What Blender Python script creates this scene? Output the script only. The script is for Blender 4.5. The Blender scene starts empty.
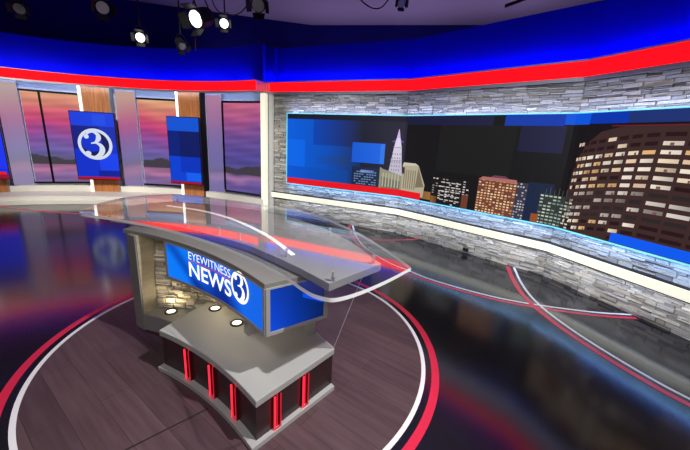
import bpy, math, random
from math import sin, cos, pi, atan2, sqrt, hypot, radians as R_
from mathutils import Vector, Matrix

random.seed(7)
scene = bpy.context.scene
COL = scene.collection

# ------------------------------------------------------------------ camera
PITCH, ROLL, FPX = 0.2552, 0.0548, 326.21
cam_data = bpy.data.cameras.new('camera')
cam = bpy.data.objects.new('camera', cam_data)
COL.objects.link(cam)
fw = Vector((0, cos(PITCH), -sin(PITCH)))
u0 = Vector((0, sin(PITCH), cos(PITCH)))
r0 = Vector((1, 0, 0))
ri = r0 * cos(ROLL) + u0 * sin(ROLL)
up = u0 * cos(ROLL) - r0 * sin(ROLL)
cam.matrix_world = Matrix(((ri.x, up.x, -fw.x, 0), (ri.y, up.y, -fw.y, 0), (ri.z, up.z, -fw.z, 2.0), (0, 0, 0, 1)))
cam_data.sensor_fit = 'HORIZONTAL'
cam_data.sensor_width = 36.0
cam_data.lens = FPX * 36.0 / 690.0
cam_data.shift_x = (345.0 - 343.435) / 690.0
cam_data.clip_end = 100
scene.camera = cam

# ------------------------------------------------------------------ world, exposure
scene.view_settings.view_transform = 'Standard'
scene.view_settings.look = 'None'
scene.view_settings.exposure = 0.0
scene.view_settings.gamma = 1.0
scene.view_settings.use_curve_mapping = False
world = bpy.data.worlds.new('studio_dark')
scene.world = world
world.use_nodes = True
world.node_tree.nodes['Background'].inputs[0].default_value = (0.55, 0.45, 0.9, 1)
world.node_tree.nodes['Background'].inputs[1].default_value = 0.04

# ------------------------------------------------------------------ plan of the set (metres)
W = [Vector((-1.87, 8.57)), Vector((1.2025, 7.2116)), Vector((3.332, 5.0626)), Vector((3.80, 3.8385))]
W.append(W[3] + (W[3] - W[2]).normalized() * 2.4)
SEG = [(W[i + 1] - W[i]).length for i in range(4)]
CUM = [0, SEG[0], SEG[0] + SEG[1], SEG[0] + SEG[1] + SEG[2] + SEG[3]]
# the last two segments are collinear: treat them as one
WP = [W[0], W[1], W[2], W[4]]
S_END = CUM[3]


def wall_dir(i):
    d = (WP[i + 1] - WP[i]).normalized()
    return d, Vector((d.y, -d.x))


def wpos(s, off=0.0):
    """point on the faceted right wall, s metres along it, off metres towards the room"""
    i = 0
    while i < 2 and s > CUM[i + 1]:
        i += 1
    d, n = wall_dir(i)
    # mitred offset so neighbouring facets meet
    p = WP[i] + d * (s - CUM[i])
    q = p + n * off
    t = s - CUM[i]
    L = CUM[i + 1] - CUM[i]
    if i > 0:
        d0, n0 = wall_dir(i - 1)
        b = (n + n0).normalized()
        k = off / b.dot(n) * b.dot(d)
        q += d * k * max(0, 1 - t / L)
    if i < 2:
        d1, n1 = wall_dir(i + 1)
        b = (n + n1).normalized()
        k = off / b.dot(n) * b.dot(d)
        q += d * k * max(0, t / L)
    return q


AC = Vector((-5.5, 3.1))      # centre of the curved left wall


def apos(deg, r):
    a = R_(deg)
    return Vector((AC.x + r * sin(a), AC.y + r * cos(a)))


# ------------------------------------------------------------------ lamps of the set
def aim(o, target):
    d = Vector(target) - o.location
    o.rotation_euler = d.to_track_quat('-Z', 'Y').to_euler()


def strip_light(name, p, q, z, direction, width, watts_per_m, color):
    L = (q - p).length
    ld = bpy.data.lights.new(name, 'AREA')
    ld.shape = 'RECTANGLE'
    ld.size = L
    ld.size_y = width
    ld.energy = watts_per_m * L
    ld.color = color
    o = bpy.data.objects.new(name, ld)
    COL.objects.link(o)
    x = Vector((q.x - p.x, q.y - p.y, 0)).normalized()
    zz = -Vector(direction).normalized()
    zz = (zz - x * zz.dot(x)).normalized()
    y = zz.cross(x)
    m = (p + q) / 2
    o.matrix_world = Matrix(((x.x, y.x, zz.x, m.x), (x.y, y.y, zz.y, m.y), (x.z, y.z, zz.z, z), (0, 0, 0, 1)))
    return o


def spot(name, loc, target, watts, angle, blend=0.6, color=(1, 1, 1), radius=0.12):
    ld = bpy.data.lights.new(name, 'SPOT')
    ld.energy = watts
    ld.spot_size = R_(angle)
    ld.spot_blend = blend
    ld.color = color
    ld.shadow_soft_size = radius
    o = bpy.data.objects.new(name, ld)
    COL.objects.link(o)
    o.location = loc
    aim(o, target)
    return o


BLUE = (0.0, 0.012, 1.0)
BLUE_W = 9.0
LED_W = 2.6
EDGES = [-0.12, CUM[1], CUM[2], S_END]
for i in range(3):
    a, b = EDGES[i], EDGES[i + 1]
    d, n = wall_dir(i)
    e = 0.03
    strip_light('blue_cyc_lamp', wpos(a + e, -0.03), wpos(b - e, -0.03), 3.262, (-n.x * 0.45, -n.y * 0.45, 1), 0.05, BLUE_W, BLUE)
    if i == 0:
        a = 0.42
    strip_light('screen_edge_lamp', wpos(a + e, 0.11), wpos(b - e, 0.11), 2.566, (-n.x * 0.35, -n.y * 0.35, 1), 0.03, LED_W * 0.85, (0.5, 0.57, 1.0))
    strip_light('screen_edge_lamp', wpos(a + e, 0.11), wpos(b - e, 0.11), 0.835, (-n.x * 0.35, -n.y * 0.35, -1), 0.03, LED_W * 1.15, (0.25, 0.47, 1.0))
    strip_light('ledge_lamp', wpos(a + e, 0.11), wpos(b - e, 0.11), 0.425, (-n.x * 0.35, -n.y * 0.35, -1), 0.03, LED_W * 0.55, (0.72, 0.8, 1.0))
AR = [-56, -44, -32, -20, -8, 4, 16, 28.5]
for a, b in zip(AR[:-1], AR[1:]):
    m = apos((a + b) / 2, 1) - AC
    strip_light('blue_cyc_lamp', apos(a, 6.19), apos(b, 6.19), 3.262, (m.x * 0.45, m.y * 0.45, 1), 0.05, BLUE_W * 0.85, BLUE)
strip_light('blue_cyc_lamp', wpos(-0.34, 0.08), wpos(-0.06, 0.08), 3.28, (-WP[0].x * 0, 0.4, 1), 0.05, BLUE_W * 1.4, BLUE)
for a, b in zip(AR[:-1], AR[1:]):  # added strips without fixtures, brighten the wall above the windows
    m = apos((a + b) / 2, 1) - AC
    strip_light('added_soffit_light', apos(a, 6.2), apos(b, 6.2), 2.985, (m.x * 0.9, m.y * 0.9, -0.35), 0.03, 1.6, (0.5, 0.64, 1.0))
# key and fill lamps of the studio grid
spot('key_lamp', (2.2, 1.1, 5.1), (-0.4, 2.2, 0.6), 1500, 46, 0.7, (1.0, 0.98, 0.95), 0.05)
spot('fill_lamp', (-1.2, -1.2, 5.1), (-0.9, 2.6, 0.3), 430, 70, 0.8, (1.0, 0.96, 0.96), 0.5)
for x in (-8.2, -6.0, -3.6):
    spot('wall_lamp', (x * 0.55 - 1.2, 2.2, 5.0), (x, 9.0, 0.9), 1150, 42, 0.6, (1.0, 0.97, 0.93), 0.4)
spot('wall_lamp', (-1.6, 1.6, 5.0), (-0.4, 7.9, 1.1), 950, 42, 0.7, (0.9, 0.94, 1.0), 0.4)
spot('wall_lamp', (-0.6, 0.6, 5.0), (2.5, 5.9, 0.6), 1050, 46, 0.7, (0.9, 0.94, 1.0), 0.4)
spot('wall_lamp', (0.2, 0.2, 5.0), (3.8, 3.6, 0.6), 800, 46, 0.7, (0.98, 0.98, 1.0), 0.4)
# added violet spots without fixtures, to brighten the ceiling from behind the header
for x, y, e in ((-3.4, 9.9, 38), (-0.8, 9.7, 62), (1.4, 9.2, 70), (3.6, 8.2, 70), (5.0, 6.5, 40)):
    spot('added_ceiling_wash', (x, y, 3.3), (x, y + 0.1, 5.3), e, 130, 1.0, (0.72, 0.56, 1.0), 0.3)
# added low fill spot without a fixture, brightens faces under the desk's canopy
spot('added_front_fill', (0.9, -2.2, 3.3), (-0.9, 2.6, 0.6), 190, 40, 0.8, (1.0, 0.97, 0.93), 0.4)


# ------------------------------------------------------------------ materials
def lin(c):
    return tuple((x / 255 / 12.92) if x / 255 <= 0.04045 else ((x / 255 + 0.055) / 1.055) ** 2.4 for x in c)


MATS = {}


def mat(name, rgb=(128, 128, 128), rough=0.5, metal=0.0, spec=0.5, emit=None, strength=0.0):
    m = bpy.data.materials.new(name)
    m.use_nodes = True
    b = m.node_tree.nodes['Principled BSDF']
    b.inputs['Base Color'].default_value = (*lin(rgb), 1)
    b.inputs['Roughness'].default_value = rough
    b.inputs['Metallic'].default_value = metal
    b.inputs['Specular IOR Level'].default_value = spec
    if emit:
        b.inputs['Emission Color'].default_value = (*lin(emit), 1)
        b.inputs['Emission Strength'].default_value = strength
    MATS[name] = m
    return m


def noisy(name, c1, c2, scale=8, rough=0.5, stretch=(1, 1, 1), detail=6, metal=0.0, bump=0.0, spec=0.5):
    m = mat(name, c1, rough, metal, spec)
    nt = m.node_tree
    b = nt.nodes['Principled BSDF']
    tc = nt.nodes.new('ShaderNodeTexCoord')
    mp = nt.nodes.new('ShaderNodeMapping')
    mp.inputs['Scale'].default_value = stretch
    nz = nt.nodes.new('ShaderNodeTexNoise')
    nz.inputs['Scale'].default_value = scale
    nz.inputs['Detail'].default_value = detail
    cr = nt.nodes.new('ShaderNodeValToRGB')
    cr.color_ramp.elements[0].position = 0.35
    cr.color_ramp.elements[1].position = 0.65
    cr.color_ramp.elements[0].color = (*lin(c1), 1)
    cr.color_ramp.elements[1].color = (*lin(c2), 1)
    nt.links.new(tc.outputs['Object'], mp.inputs['Vector'])
    nt.links.new(mp.outputs['Vector'], nz.inputs['Vector'])
    nt.links.new(nz.outputs['Fac'], cr.inputs['Fac'])
    nt.links.new(cr.outputs['Color'], b.inputs['Base Color'])
    if bump:
        bp = nt.nodes.new('ShaderNodeBump')
        bp.inputs['Strength'].default_value = bump
        bp.inputs['Distance'].default_value = 0.01
        nt.links.new(nz.outputs['Fac'], bp.inputs['Height'])
        nt.links.new(bp.outputs['Normal'], b.inputs['Normal'])
    return m


def attr_emit(name, strength=1.0, rough=0.5):
    """a lit screen or backlit print: the picture it shows is its emission"""
    m = mat(name, (4, 4, 5), rough, spec=0.2)
    nt = m.node_tree
    at = nt.nodes.new('ShaderNodeAttribute')
    at.attribute_name = 'tint'
    b = nt.nodes['Principled BSDF']
    nt.links.new(at.outputs['Color'], b.inputs['Emission Color'])
    b.inputs['Emission Strength'].default_value = strength
    return m


def attr_base(name, rough=0.7, scale=30):
    m = mat(name, (150, 150, 145), rough)
    nt = m.node_tree
    b = nt.nodes['Principled BSDF']
    at = nt.nodes.new('ShaderNodeAttribute')
    at.attribute_name = 'tint'
    tc = nt.nodes.new('ShaderNodeTexCoord')
    nz = nt.nodes.new('ShaderNodeTexNoise')
    nz.inputs['Scale'].default_value = scale
    nz.inputs['Detail'].default_value = 8
    mr = nt.nodes.new('ShaderNodeMapRange')
    mr.inputs['To Min'].default_value = 0.75
    mr.inputs['To Max'].default_value = 1.28
    mx = nt.nodes.new('ShaderNodeVectorMath')
    mx.operation = 'SCALE'
    nt.links.new(tc.outputs['Object'], nz.inputs['Vector'])
    nt.links.new(nz.outputs['Fac'], mr.inputs['Value'])
    nt.links.new(at.outputs['Color'], mx.inputs[0])
    nt.links.new(mr.outputs['Result'], mx.inputs['Scale'])
    nt.links.new(mx.outputs['Vector'], b.inputs['Base Color'])
    bp = nt.nodes.new('ShaderNodeBump')
    bp.inputs['Strength'].default_value = 0.6
    bp.inputs['Distance'].default_value = 0.02
    nt.links.new(nz.outputs['Fac'], bp.inputs['Height'])
    nt.links.new(bp.outputs['Normal'], b.inputs['Normal'])
    return m


def acrylic(name, tint=(0.97, 0.98, 0.98), rough=0.0, haze=0.0):
    m = bpy.data.materials.new(name)
    m.use_nodes = True
    nt = m.node_tree
    for n in list(nt.nodes):
        nt.nodes.remove(n)
    out = nt.nodes.new('ShaderNodeOutputMaterial')
    tr = nt.nodes.new('ShaderNodeBsdfTransparent')
    tr.inputs[0].default_value = (*tint, 1)
    gl = nt.nodes.new('ShaderNodeBsdfGlossy')
    gl.inputs['Roughness'].default_value = rough
    gl.inputs['Color'].default_value = (1, 1, 1, 1)
    lw = nt.nodes.new('ShaderNodeLayerWeight')
    lw.inputs['Blend'].default_value = 0.5
    pw = nt.nodes.new('ShaderNodeMath')
    pw.operation = 'POWER'
    pw.inputs[1].default_value = 5.0
    ml = nt.nodes.new('ShaderNodeMath')
    ml.operation = 'MULTIPLY_ADD'
    ml.inputs[1].default_value = 0.96
    ml.inputs[2].default_value = 0.04
    mx = nt.nodes.new('ShaderNodeMixShader')
    nt.links.new(lw.outputs['Facing'], pw.inputs[0])
    nt.links.new(pw.outputs[0], ml.inputs[0])
    nt.links.new(ml.outputs[0], mx.inputs[0])
    src = tr.outputs[0]
    if haze:
        df = nt.nodes.new('ShaderNodeBsdfDiffuse')
        df.inputs[0].default_value = (0.95, 0.97, 0.98, 1)
        m2 = nt.nodes.new('ShaderNodeMixShader')
        m2.inputs[0].default_value = haze
        nt.links.new(tr.outputs[0], m2.inputs[1])
        nt.links.new(df.outputs[0], m2.inputs[2])
        src = m2.outputs[0]
    nt.links.new(src, mx.inputs[1])
    nt.links.new(gl.outputs[0], mx.inputs[2])
    nt.links.new(mx.outputs[0], out.inputs[0])
    MATS[name] = m
    return m


def floor_wood():
    m = mat('printed_wood', (88, 68, 74), 0.42, 0, 0.25)
    nt = m.node_tree
    b = nt.nodes['Principled BSDF']
    tc = nt.nodes.new('ShaderNodeTexCoord')
    mp = nt.nodes.new('ShaderNodeMapping')
    mp.inputs['Rotation'].default_value = (0, 0, R_(36))
    br = nt.nodes.new('ShaderNodeTexBrick')
    br.inputs['Scale'].default_value = 1.0
    br.inputs['Brick Width'].default_value = 1.3
    br.inputs['Row Height'].default_value = 0.2
    br.inputs['Mortar Size'].default_value = 0.0015
    br.inputs['Color1'].default_value = (*lin((86, 67, 71)), 1)
    br.inputs['Color2'].default_value = (*lin((73, 56, 61)), 1)
    br.inputs['Mortar'].default_value = (*lin((46, 34, 38)), 1)
    m2 = nt.nodes.new('ShaderNodeMapping')
    m2.inputs['Scale'].default_value = (1.2, 14, 1)
    nz = nt.nodes.new('ShaderNodeTexNoise')
    nz.inputs['Scale'].default_value = 1.6
    nz.inputs['Detail'].default_value = 7
    mr = nt.nodes.new('ShaderNodeMapRange')
    mr.inputs['From Min'].default_value = 0.3
    mr.inputs['From Max'].default_value = 0.7
    mr.inputs['To Min'].default_value = 0.78
    mr.inputs['To Max'].default_value = 1.18
    sc = nt.nodes.new('ShaderNodeVectorMath')
    sc.operation = 'SCALE'
    L = nt.links.new
    L(tc.outputs['Object'], mp.inputs['Vector'])
    L(mp.outputs['Vector'], br.inputs['Vector'])
    L(mp.outputs['Vector'], m2.inputs['Vector'])
    L(m2.outputs['Vector'], nz.inputs['Vector'])
    L(nz.outputs['Fac'], mr.inputs['Value'])
    L(br.outputs['Color'], sc.inputs[0])
    L(mr.outputs['Result'], sc.inputs['Scale'])
    L(sc.outputs['Vector'], b.inputs['Base Color'])
    return m


def wood_mat():
    m = noisy('warm_wood', (205, 132, 74), (168, 100, 54), 3.0, 0.45, (9, 9, 0.6), 8)
    return m


mat('red_lens', (20, 1, 2), 0.5, spec=0.05, emit=(255, 8, 18), strength=2.4)
mat('silver_trim', (200, 200, 205), 0.35, 0.6)
mat('dark_metal', (46, 44, 50), 0.4, 0.6)
mat('blue_cyc', (22, 30, 190), 0.85, spec=0.1)  # blue of the cyc lamps is partly put into this wall paint
mat('navy_drape', (26, 22, 110), 0.9, spec=0.1)
mat('ceiling_paint', (150, 140, 165), 0.9)
mat('black_gloss', (7, 7, 9), 0.25)
mat('black_matte', (12, 12, 13), 0.6)
mat('vinyl_black', (26, 24, 28), 0.145, 0, 0.5).node_tree.nodes['Principled BSDF'].inputs['IOR'].default_value = 1.75
mat('vinyl_white', (225, 222, 226), 0.3)
mat('vinyl_red', (205, 40, 70), 0.3)
mat('seam', (34, 24, 28), 0.6)
mat('platform_paint', (236, 232, 218), 0.5)
mat('wall_paint', (186, 194, 216), 0.6)
mat('lamp_cream', (215, 208, 185), 0.5, emit=(250, 246, 218), strength=0.74)
mat('lamp_strip', (240, 238, 230), 0.4, emit=(255, 248, 236), strength=1.1)
mat('led_cyan', (120, 200, 220), 0.4, emit=(110, 215, 230), strength=0.6)
mat('desk_grey', (124, 122, 118), 0.42)
mat('desk_top_grey', (146, 145, 142), 0.4)
mat('slab_grey', (160, 159, 158), 0.34)
mat('frame_grey', (158, 157, 154), 0.4, 0.1)
mat('base_dark', (50, 30, 32), 0.3)
mat('neon_red', (120, 5, 10), 0.3, emit=(255, 36, 56), strength=1.9)
mat('neon_dim', (120, 10, 20), 0.3, emit=(190, 26, 48), strength=0.9)
mat('fin_red', (52, 12, 18), 0.2, emit=(70, 4, 10), strength=0.2)
mat('lens_warm', (255, 250, 230), 0.3, emit=(255, 247, 222), strength=2.2)
mat('lens_white', (255, 255, 255), 0.3, emit=(255, 252, 246), strength=3.0)
mat('chrome', (215, 215, 220), 0.35, 0.8)
mat('inlay_white', (238, 236, 232), 0.4, emit=(250, 248, 240), strength=0.75)
mat('text_white', (230, 230, 235), 0.5, emit=(255, 255, 255), strength=0.95)
mat('text_red', (150, 20, 40), 0.5, emit=(200, 40, 70), strength=0.9)
noisy('brushed', (150, 138, 118), (166, 154, 134), 5, 0.4, (1, 1, 6), 6)
attr_emit('screen', 0.95)
attr_emit('backlit_print', 0.72)
attr_base('stone', 0.75, 22)
attr_base('desk_stone', 0.8, 30)
acrylic('acrylic')
acrylic('acrylic_edge', (0.95, 0.97, 0.97), 0.03, 0.82)
acrylic('glass', (0.92, 0.90, 0.96))
floor_wood()
wood_mat()


# ------------------------------------------------------------------ mesh builder
class MB:
    def __init__(s):
        s.v, s.f, s.m, s.c = [], [], [], []

    def face(s, pts, mi=0, col=None):
        i = len(s.v)
        s.v += [tuple(p) for p in pts]
        s.f.append(tuple(range(i, i + len(pts))))
        s.m.append(mi)
        if col is None:
            col = (1, 1, 1)
        s.c.append(col if isinstance(col[0], (tuple, list)) else [col] * len(pts))

    def hexa(s, b, t, mi=0, col=None, side=None):
        """b, t: matching bottom and top loops (counter-clockwise seen from above)"""
        n = len(b)
        i = len(s.v)
        s.v += [tuple(p) for p in b] + [tuple(p) for p in t]
        fs = [tuple(range(i + n - 1, i - 1, -1)), tuple(range(i + n, i + 2 * n))]
        ms = [mi, mi]
        for k in range(n):
            k2 = (k + 1) % n
            fs.append((i + k, i + k2, i + n + k2, i + n + k))
            ms.append(mi if side is None else side)
        s.f += fs
        s.m += ms
        s.c += [[col or (1, 1, 1)] * len(f) for f in fs]

    def prism(s, poly, z0, z1, mi=0, col=None, side=None):
        a = sum(poly[i][0] * poly[(i + 1) % len(poly)][1] - poly[(i + 1) % len(poly)][0] * poly[i][1] for i in range(len(poly)))
        if a < 0:
            poly = poly[::-1]
        s.hexa([(p[0], p[1], z0) for p in poly], [(p[0], p[1], z1) for p in poly], mi, col, side)

    def ribbon(s, inner, outer, z0, z1, mi=0, col=None):
        """wall between two matching plan curves, z0 to z1"""
        n = len(inner)
        i = len(s.v)
        for z in (z0, z1):
            s.v += [(p[0], p[1], z) for p in inner]
            s.v += [(p[0], p[1], z) for p in outer]
        A, B, C, D = i, i + n, i + 2 * n, i + 3 * n
        fs = []
        for k in range(n - 1):
            fs += [(A + k, B + k, B + k + 1, A + k + 1), (C + k, C + k + 1, D + k + 1, D + k),
                   (A + k, A + k + 1, C + k + 1, C + k), (B + k, D + k, D + k + 1, B + k + 1)]
        fs += [(A, C, D, B), (A + n - 1, B + n - 1, D + n - 1, C + n - 1)]
        s.f += fs
        s.m += [mi] * len(fs)
        s.c += [[col or (1, 1, 1)] * 4 for f in fs]

    def box(s, c, size, rz=0.0, mi=0, col=None):
        hx, hy = size[0] / 2, size[1] / 2
        ca, sa = cos(rz), sin(rz)
        poly = [(c[0] + x * ca - y * sa, c[1] + x * sa + y * ca) for x, y in ((-hx, -hy), (hx, -hy), (hx, hy), (-hx, hy))]
        s.prism(poly, c[2] - size[2] / 2, c[2] + size[2] / 2, mi, col)

    def tube(s, pts, r, n=10, mi=0, col=None):
        pts = [Vector(p) for p in pts]
        rings = []
        ref = Vector((0, 0, 1))
        for k, p in enumerate(pts):
            d = (pts[min(k + 1, len(pts) - 1)] - pts[max(k - 1, 0)]).normalized()
            a = d.cross(ref)
            if a.length < 1e-3:
                a = d.cross(Vector((1, 0, 0)))
            a.normalize()
            b = d.cross(a).normalized()
            rr = r[k] if isinstance(r, (list, tuple)) else r
            i = len(s.v)
            s.v += [tuple(p + a * rr * cos(2 * pi * j / n) + b * rr * sin(2 * pi * j / n)) for j in range(n)]
            rings.append(i)
        fs = []
        for k in range(len(rings) - 1):
            for j in range(n):
                j2 = (j + 1) % n
                fs.append((rings[k] + j, rings[k] + j2, rings[k + 1] + j2, rings[k + 1] + j))
        fs.append(tuple(rings[0] + j for j in range(n - 1, -1, -1)))
        fs.append(tuple(rings[-1] + j for j in range(n)))
        s.f += fs
        s.m += [mi] * len(fs)
        s.c += [[col or (1, 1, 1)] * len(f) for f in fs]

    def build(s, name, mats, parent=None, bevel=0.0, smooth=False):
        me = bpy.data.meshes.new(name)
        me.from_pydata(s.v, [], s.f)
        for m in mats:
            me.materials.append(MATS[m])
        me.polygons.foreach_set('material_index', s.m)
        at = me.color_attributes.new('tint', 'FLOAT_COLOR', 'CORNER')
        flat = []
        for cs in s.c:
            for c in cs:
                flat += [c[0], c[1], c[2], 1.0]
        at.data.foreach_set('color', flat)
        if smooth:
            me.polygons.foreach_set('use_smooth', [True] * len(me.polygons))
        me.update()
        o = bpy.data.objects.new(name, me)
        COL.objects.link(o)
        if parent:
            o.parent = parent
            o.matrix_parent_inverse = parent.matrix_world.inverted() if parent.type != 'EMPTY' else Matrix.Translation(-parent.location)
        if bevel:
            b = o.modifiers.new('bevel', 'BEVEL')
            b.width = bevel
            b.segments = 2
            b.limit_method = 'ANGLE'
            b.angle_limit = R_(40)
        return o


def tag(o, label, cat=None, group=None, kind=None):
    o['label'] = label
    if cat:
        o['category'] = cat
    if group:
        o['group'] = group
    if kind:
        o['kind'] = kind
    return o


def thing(name, label, cat, loc=(0, 0, 0), group=None):
    o = bpy.data.objects.new(name, None)
    o.empty_display_size = 0.1
    COL.objects.link(o)
    o.location = loc
    return tag(o, label, cat, group)


def struct(o, label, cat):
    return tag(o, label, cat, None, 'structure')


def arc(a0, a1, r, n=24):
    return [apos(a0 + (a1 - a0) * i / n, r) for i in range(n + 1)]


def wline(s0, s1, off):
    """wall-parallel polyline with the bends included"""
    ss = [s0] + [c for c in CUM[1:3] if s0 < c < s1] + [s1]
    return [wpos(s, off) for s in ss]


# ------------------------------------------------------------------ floor
RING_C = (-0.8899, 2.937)
m = MB()
m.face([(-14, -3, 0), (7, -3, 0), (7, 12.4, 0), (-14, 12.4, 0)], 0)


def disc(z, r, mi):
    m.face([(RING_C[0] + r * cos(2 * pi * k / 160), RING_C[1] + r * sin(2 * pi * k / 160), z) for k in range(160)], mi)


def ring(z, r0, r1, mi, c=RING_C, a0=0.0, a1=2 * pi, n=180):
    for k in range(n):
        a, b = a0 + (a1 - a0) * k / n, a0 + (a1 - a0) * (k + 1) / n
        m.face([(c[0] + r0 * cos(a), c[1] + r0 * sin(a), z), (c[0] + r1 * cos(a), c[1] + r1 * sin(a), z),
                (c[0] + r1 * cos(b), c[1] + r1 * sin(b), z), (c[0] + r0 * cos(b), c[1] + r0 * sin(b), z)], mi)


def catmull(pts, n=10):
    P = [Vector(p) for p in pts]
    P = [P[0] * 2 - P[1]] + P + [P[-1] * 2 - P[-2]]
    out = []
    for i in range(1, len(P) - 2):
        for k in range(n):
            t = k / n
            out.append(0.5 * ((2 * P[i]) + (P[i + 1] - P[i - 1]) * t + (2 * P[i - 1] - 5 * P[i] + 4 * P[i + 1] - P[i + 2]) * t * t
                              + (3 * P[i] - P[i - 1] - 3 * P[i + 1] + P[i + 2]) * t ** 3))
    out.append(P[-2])
    return out


def stripe(pts, off, w, z, mi):
    q = catmull(pts)
    A, B = [], []
    for k, p in enumerate(q):
        d = (q[min(k + 1, len(q) - 1)] - q[max(k - 1, 0)]).normalized()
        nn = Vector((d.y, -d.x))
        A.append(p + nn * (off - w / 2))
        B.append(p + nn * (off + w / 2))
    for k in range(len(q) - 1):
        m.face([(*A[k], z), (*B[k], z), (*B[k + 1], z), (*A[k + 1], z)], mi)


disc(0.0015, 1.716, 1)
ring(0.002, 1.716, 1.752, 2)
ring(0.002, 1.806, 1.872, 3)
# printed arcs on the black floor by the stone wall
RA = [(0.22, 7.66), (0.30, 6.7), (0.47, 5.95), (0.82, 5.27), (1.11, 4.95), (1.40, 4.64), (1.98, 4.25), (2.51, 4.03), (3.27, 3.88), (3.80, 3.86)]
stripe(RA, 0.0, 0.035, 0.002, 2)
stripe(RA, 0.085, 0.055, 0.002, 3)
RB = [(3.02, 5.38), (2.83, 4.80), (2.71, 4.29), (2.68, 3.86), (2.73, 3.39), (2.82, 3.00), (2.94, 2.63), (3.06, 2.38), (3.4, 1.8), (3.9, 1.25)]
stripe(RB, 0.0, 0.035, 0.0025, 2)
stripe(RB, 0.10, 0.065, 0.0025, 3)
stripe([(-0.3, 6.9), (0.2, 6.65), (0.64, 6.56), (1.11, 6.63), (1.72, 6.83)], 0.0, 0.06, 0.0018, 3)
stripe([(-9.6, 8.1), (-8.3, 7.63), (-7.16, 7.42), (-6.33, 7.35), (-5.2, 7.4)], 0.0, 0.08, 0.0018, 3)
# joint between two sheets of the printed wood
m.face([(-2.25, 0.77, 0.0022), (-2.24, 0.76, 0.0022), (-0.93, 2.0, 0.0022), (-0.94, 2.01, 0.0022)], 4)
struct(m.build('floor', ['vinyl_black', 'printed_wood', 'vinyl_white', 'vinyl_red', 'seam']),
       'glossy black studio floor with a ringed wood disc under the desk', 'floor')

# ------------------------------------------------------------------ ceiling and far wall
m = MB()
m.box((-3.5, 4.7, 5.35), (21, 15.4, 0.1))
struct(m.build('ceiling', ['ceiling_paint']), 'dim grey studio ceiling above the set', 'ceiling')
m = MB()
m.prism([(-14, 7.93), (-1.3, 11.06), (2.8, 10.4), (7, 9.7), (7, 9.8), (2.8, 10.5), (-1.3, 11.16), (-14, 8.03)], 0.0, 5.3)
struct(m.build('wall_back', ['navy_drape']), 'dark navy wall behind the blue lit header', 'wall')

# ------------------------------------------------------------------ left curved wall
A0, A1 = -56.0, 31.9
PLAT = 0.2
m = MB()
m.ribbon(arc(A0, A1, 5.5, 60), arc(A0, A1, 6.75, 60), 0.1, PLAT)
m.ribbon(arc(A0, A1, 5.42, 60), arc(A0, A1, 6.75, 60), 0.0, 0.1)
struct(m.build('floor_platform', ['platform_paint'], bevel=0.008), 'pale curved two-step platform along the left wall', 'platform')
m = MB()
m.ribbon(arc(A0, A1, 6.5, 60), arc(A0, A1, 6.6, 60), PLAT, 3.05)
struct(m.build('wall_left', ['wall_paint']), 'curved grey-blue wall with sunset windows', 'wall')
m = MB()
m.ribbon(arc(A0, A1, 6.32, 60), arc(A0, A1, 6.5, 60), PLAT, PLAT + 0.16)
struct(m.build('baseboard_left', ['platform_paint'], bevel=0.01), 'pale plinth below the sunset windows', 'baseboard')

# sunset picture: colour by height (z) and bearing (deg)
SUN = [(0.40, (140, 112, 170)), (0.62, (152, 116, 174)), (0.76, (196, 128, 170)), (0.90, (176, 118, 164)), (1.00, (122, 100, 138)),
       (1.10, (112, 104, 166)), (1.30, (122, 106, 184)), (1.60, (148, 92, 176)), (1.80, (174, 82, 162)), (2.05, (218, 76, 136)),
       (2.25, (236, 100, 128)), (2.48, (240, 140, 126)), (2.80, (250, 188, 140))]
SUN3 = [(0.40, (108, 92, 168)), (0.66, (118, 96, 170)), (0.80, (176, 126, 182)), (0.92, (150, 112, 165)), (1.00, (86, 74, 110)),
        (1.08, (94, 86, 156)), (1.40, (96, 84, 168)), (1.80, (116, 88, 168)), (2.1, (146, 90, 164)), (2.35, (186, 96, 154)), (2.80, (222, 116, 150))]
LAND = (74, 68, 80)


def ramp(tab, z):
    for (z0, c0), (z1, c1) in zip(tab[:-1], tab[1:]):
        if z <= z1:
            t = max(0, min(1, (z - z0) / (z1 - z0)))
            return tuple(a + (b - a) * t for a, b in zip(c0, c1))
    return tab[-1][1]


def sunset(deg, z, tab, land_base=1.0):
    w = 0.05 * sin(deg * 0.35) + 0.03 * sin(deg * 0.8 + z * 3) + 0.02 * sin(z * 17 + deg * .15)
    c = ramp(tab, z + w)
    k = 1 + 0.05 * sin(z * 19 + deg * 0.25) + 0.04 * sin(z * 37 - deg * 0.4)
    h = 0.17 + 0.06 * sin(deg * 0.45 + 1.2) + 0.02 * sin(deg * 1.3)
    if 0.93 < z < 0.96 + h * land_base:
        return LAND
    return tuple(min(255, max(0, x * k)) for x in c)


def print_panel(mb, d0, d1, r, z0, z1, tab, mi=0, mixc=None, f=0.0, nx=16, nz=64, land=1.0):
    for i in range(nx):
        for j in range(nz):
            a, b = d0 + (d1 - d0) * i / nx, d0 + (d1 - d0) * (i + 1) / nx
            p, q = z0 + (z1 - z0) * j / nz, z0 + (z1 - z0) * (j + 1) / nz

            def C(dg, z):
                c = sunset(dg, z, tab, land)
                if mixc:
                    c = ramp(tab, z + 0.05 * sin(dg * .5))
                if mixc:
                    c = tuple(x * (1 - f) + y * f for x, y in zip(c, mixc))
                return lin(c)
            A, B = apos(a, r), apos(b, r)
            mb.face([(*A, p), (*B, p), (*B, q), (*A, q)], mi, [C(a, p), C(b, p), C(b, q), C(a, q)])


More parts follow.
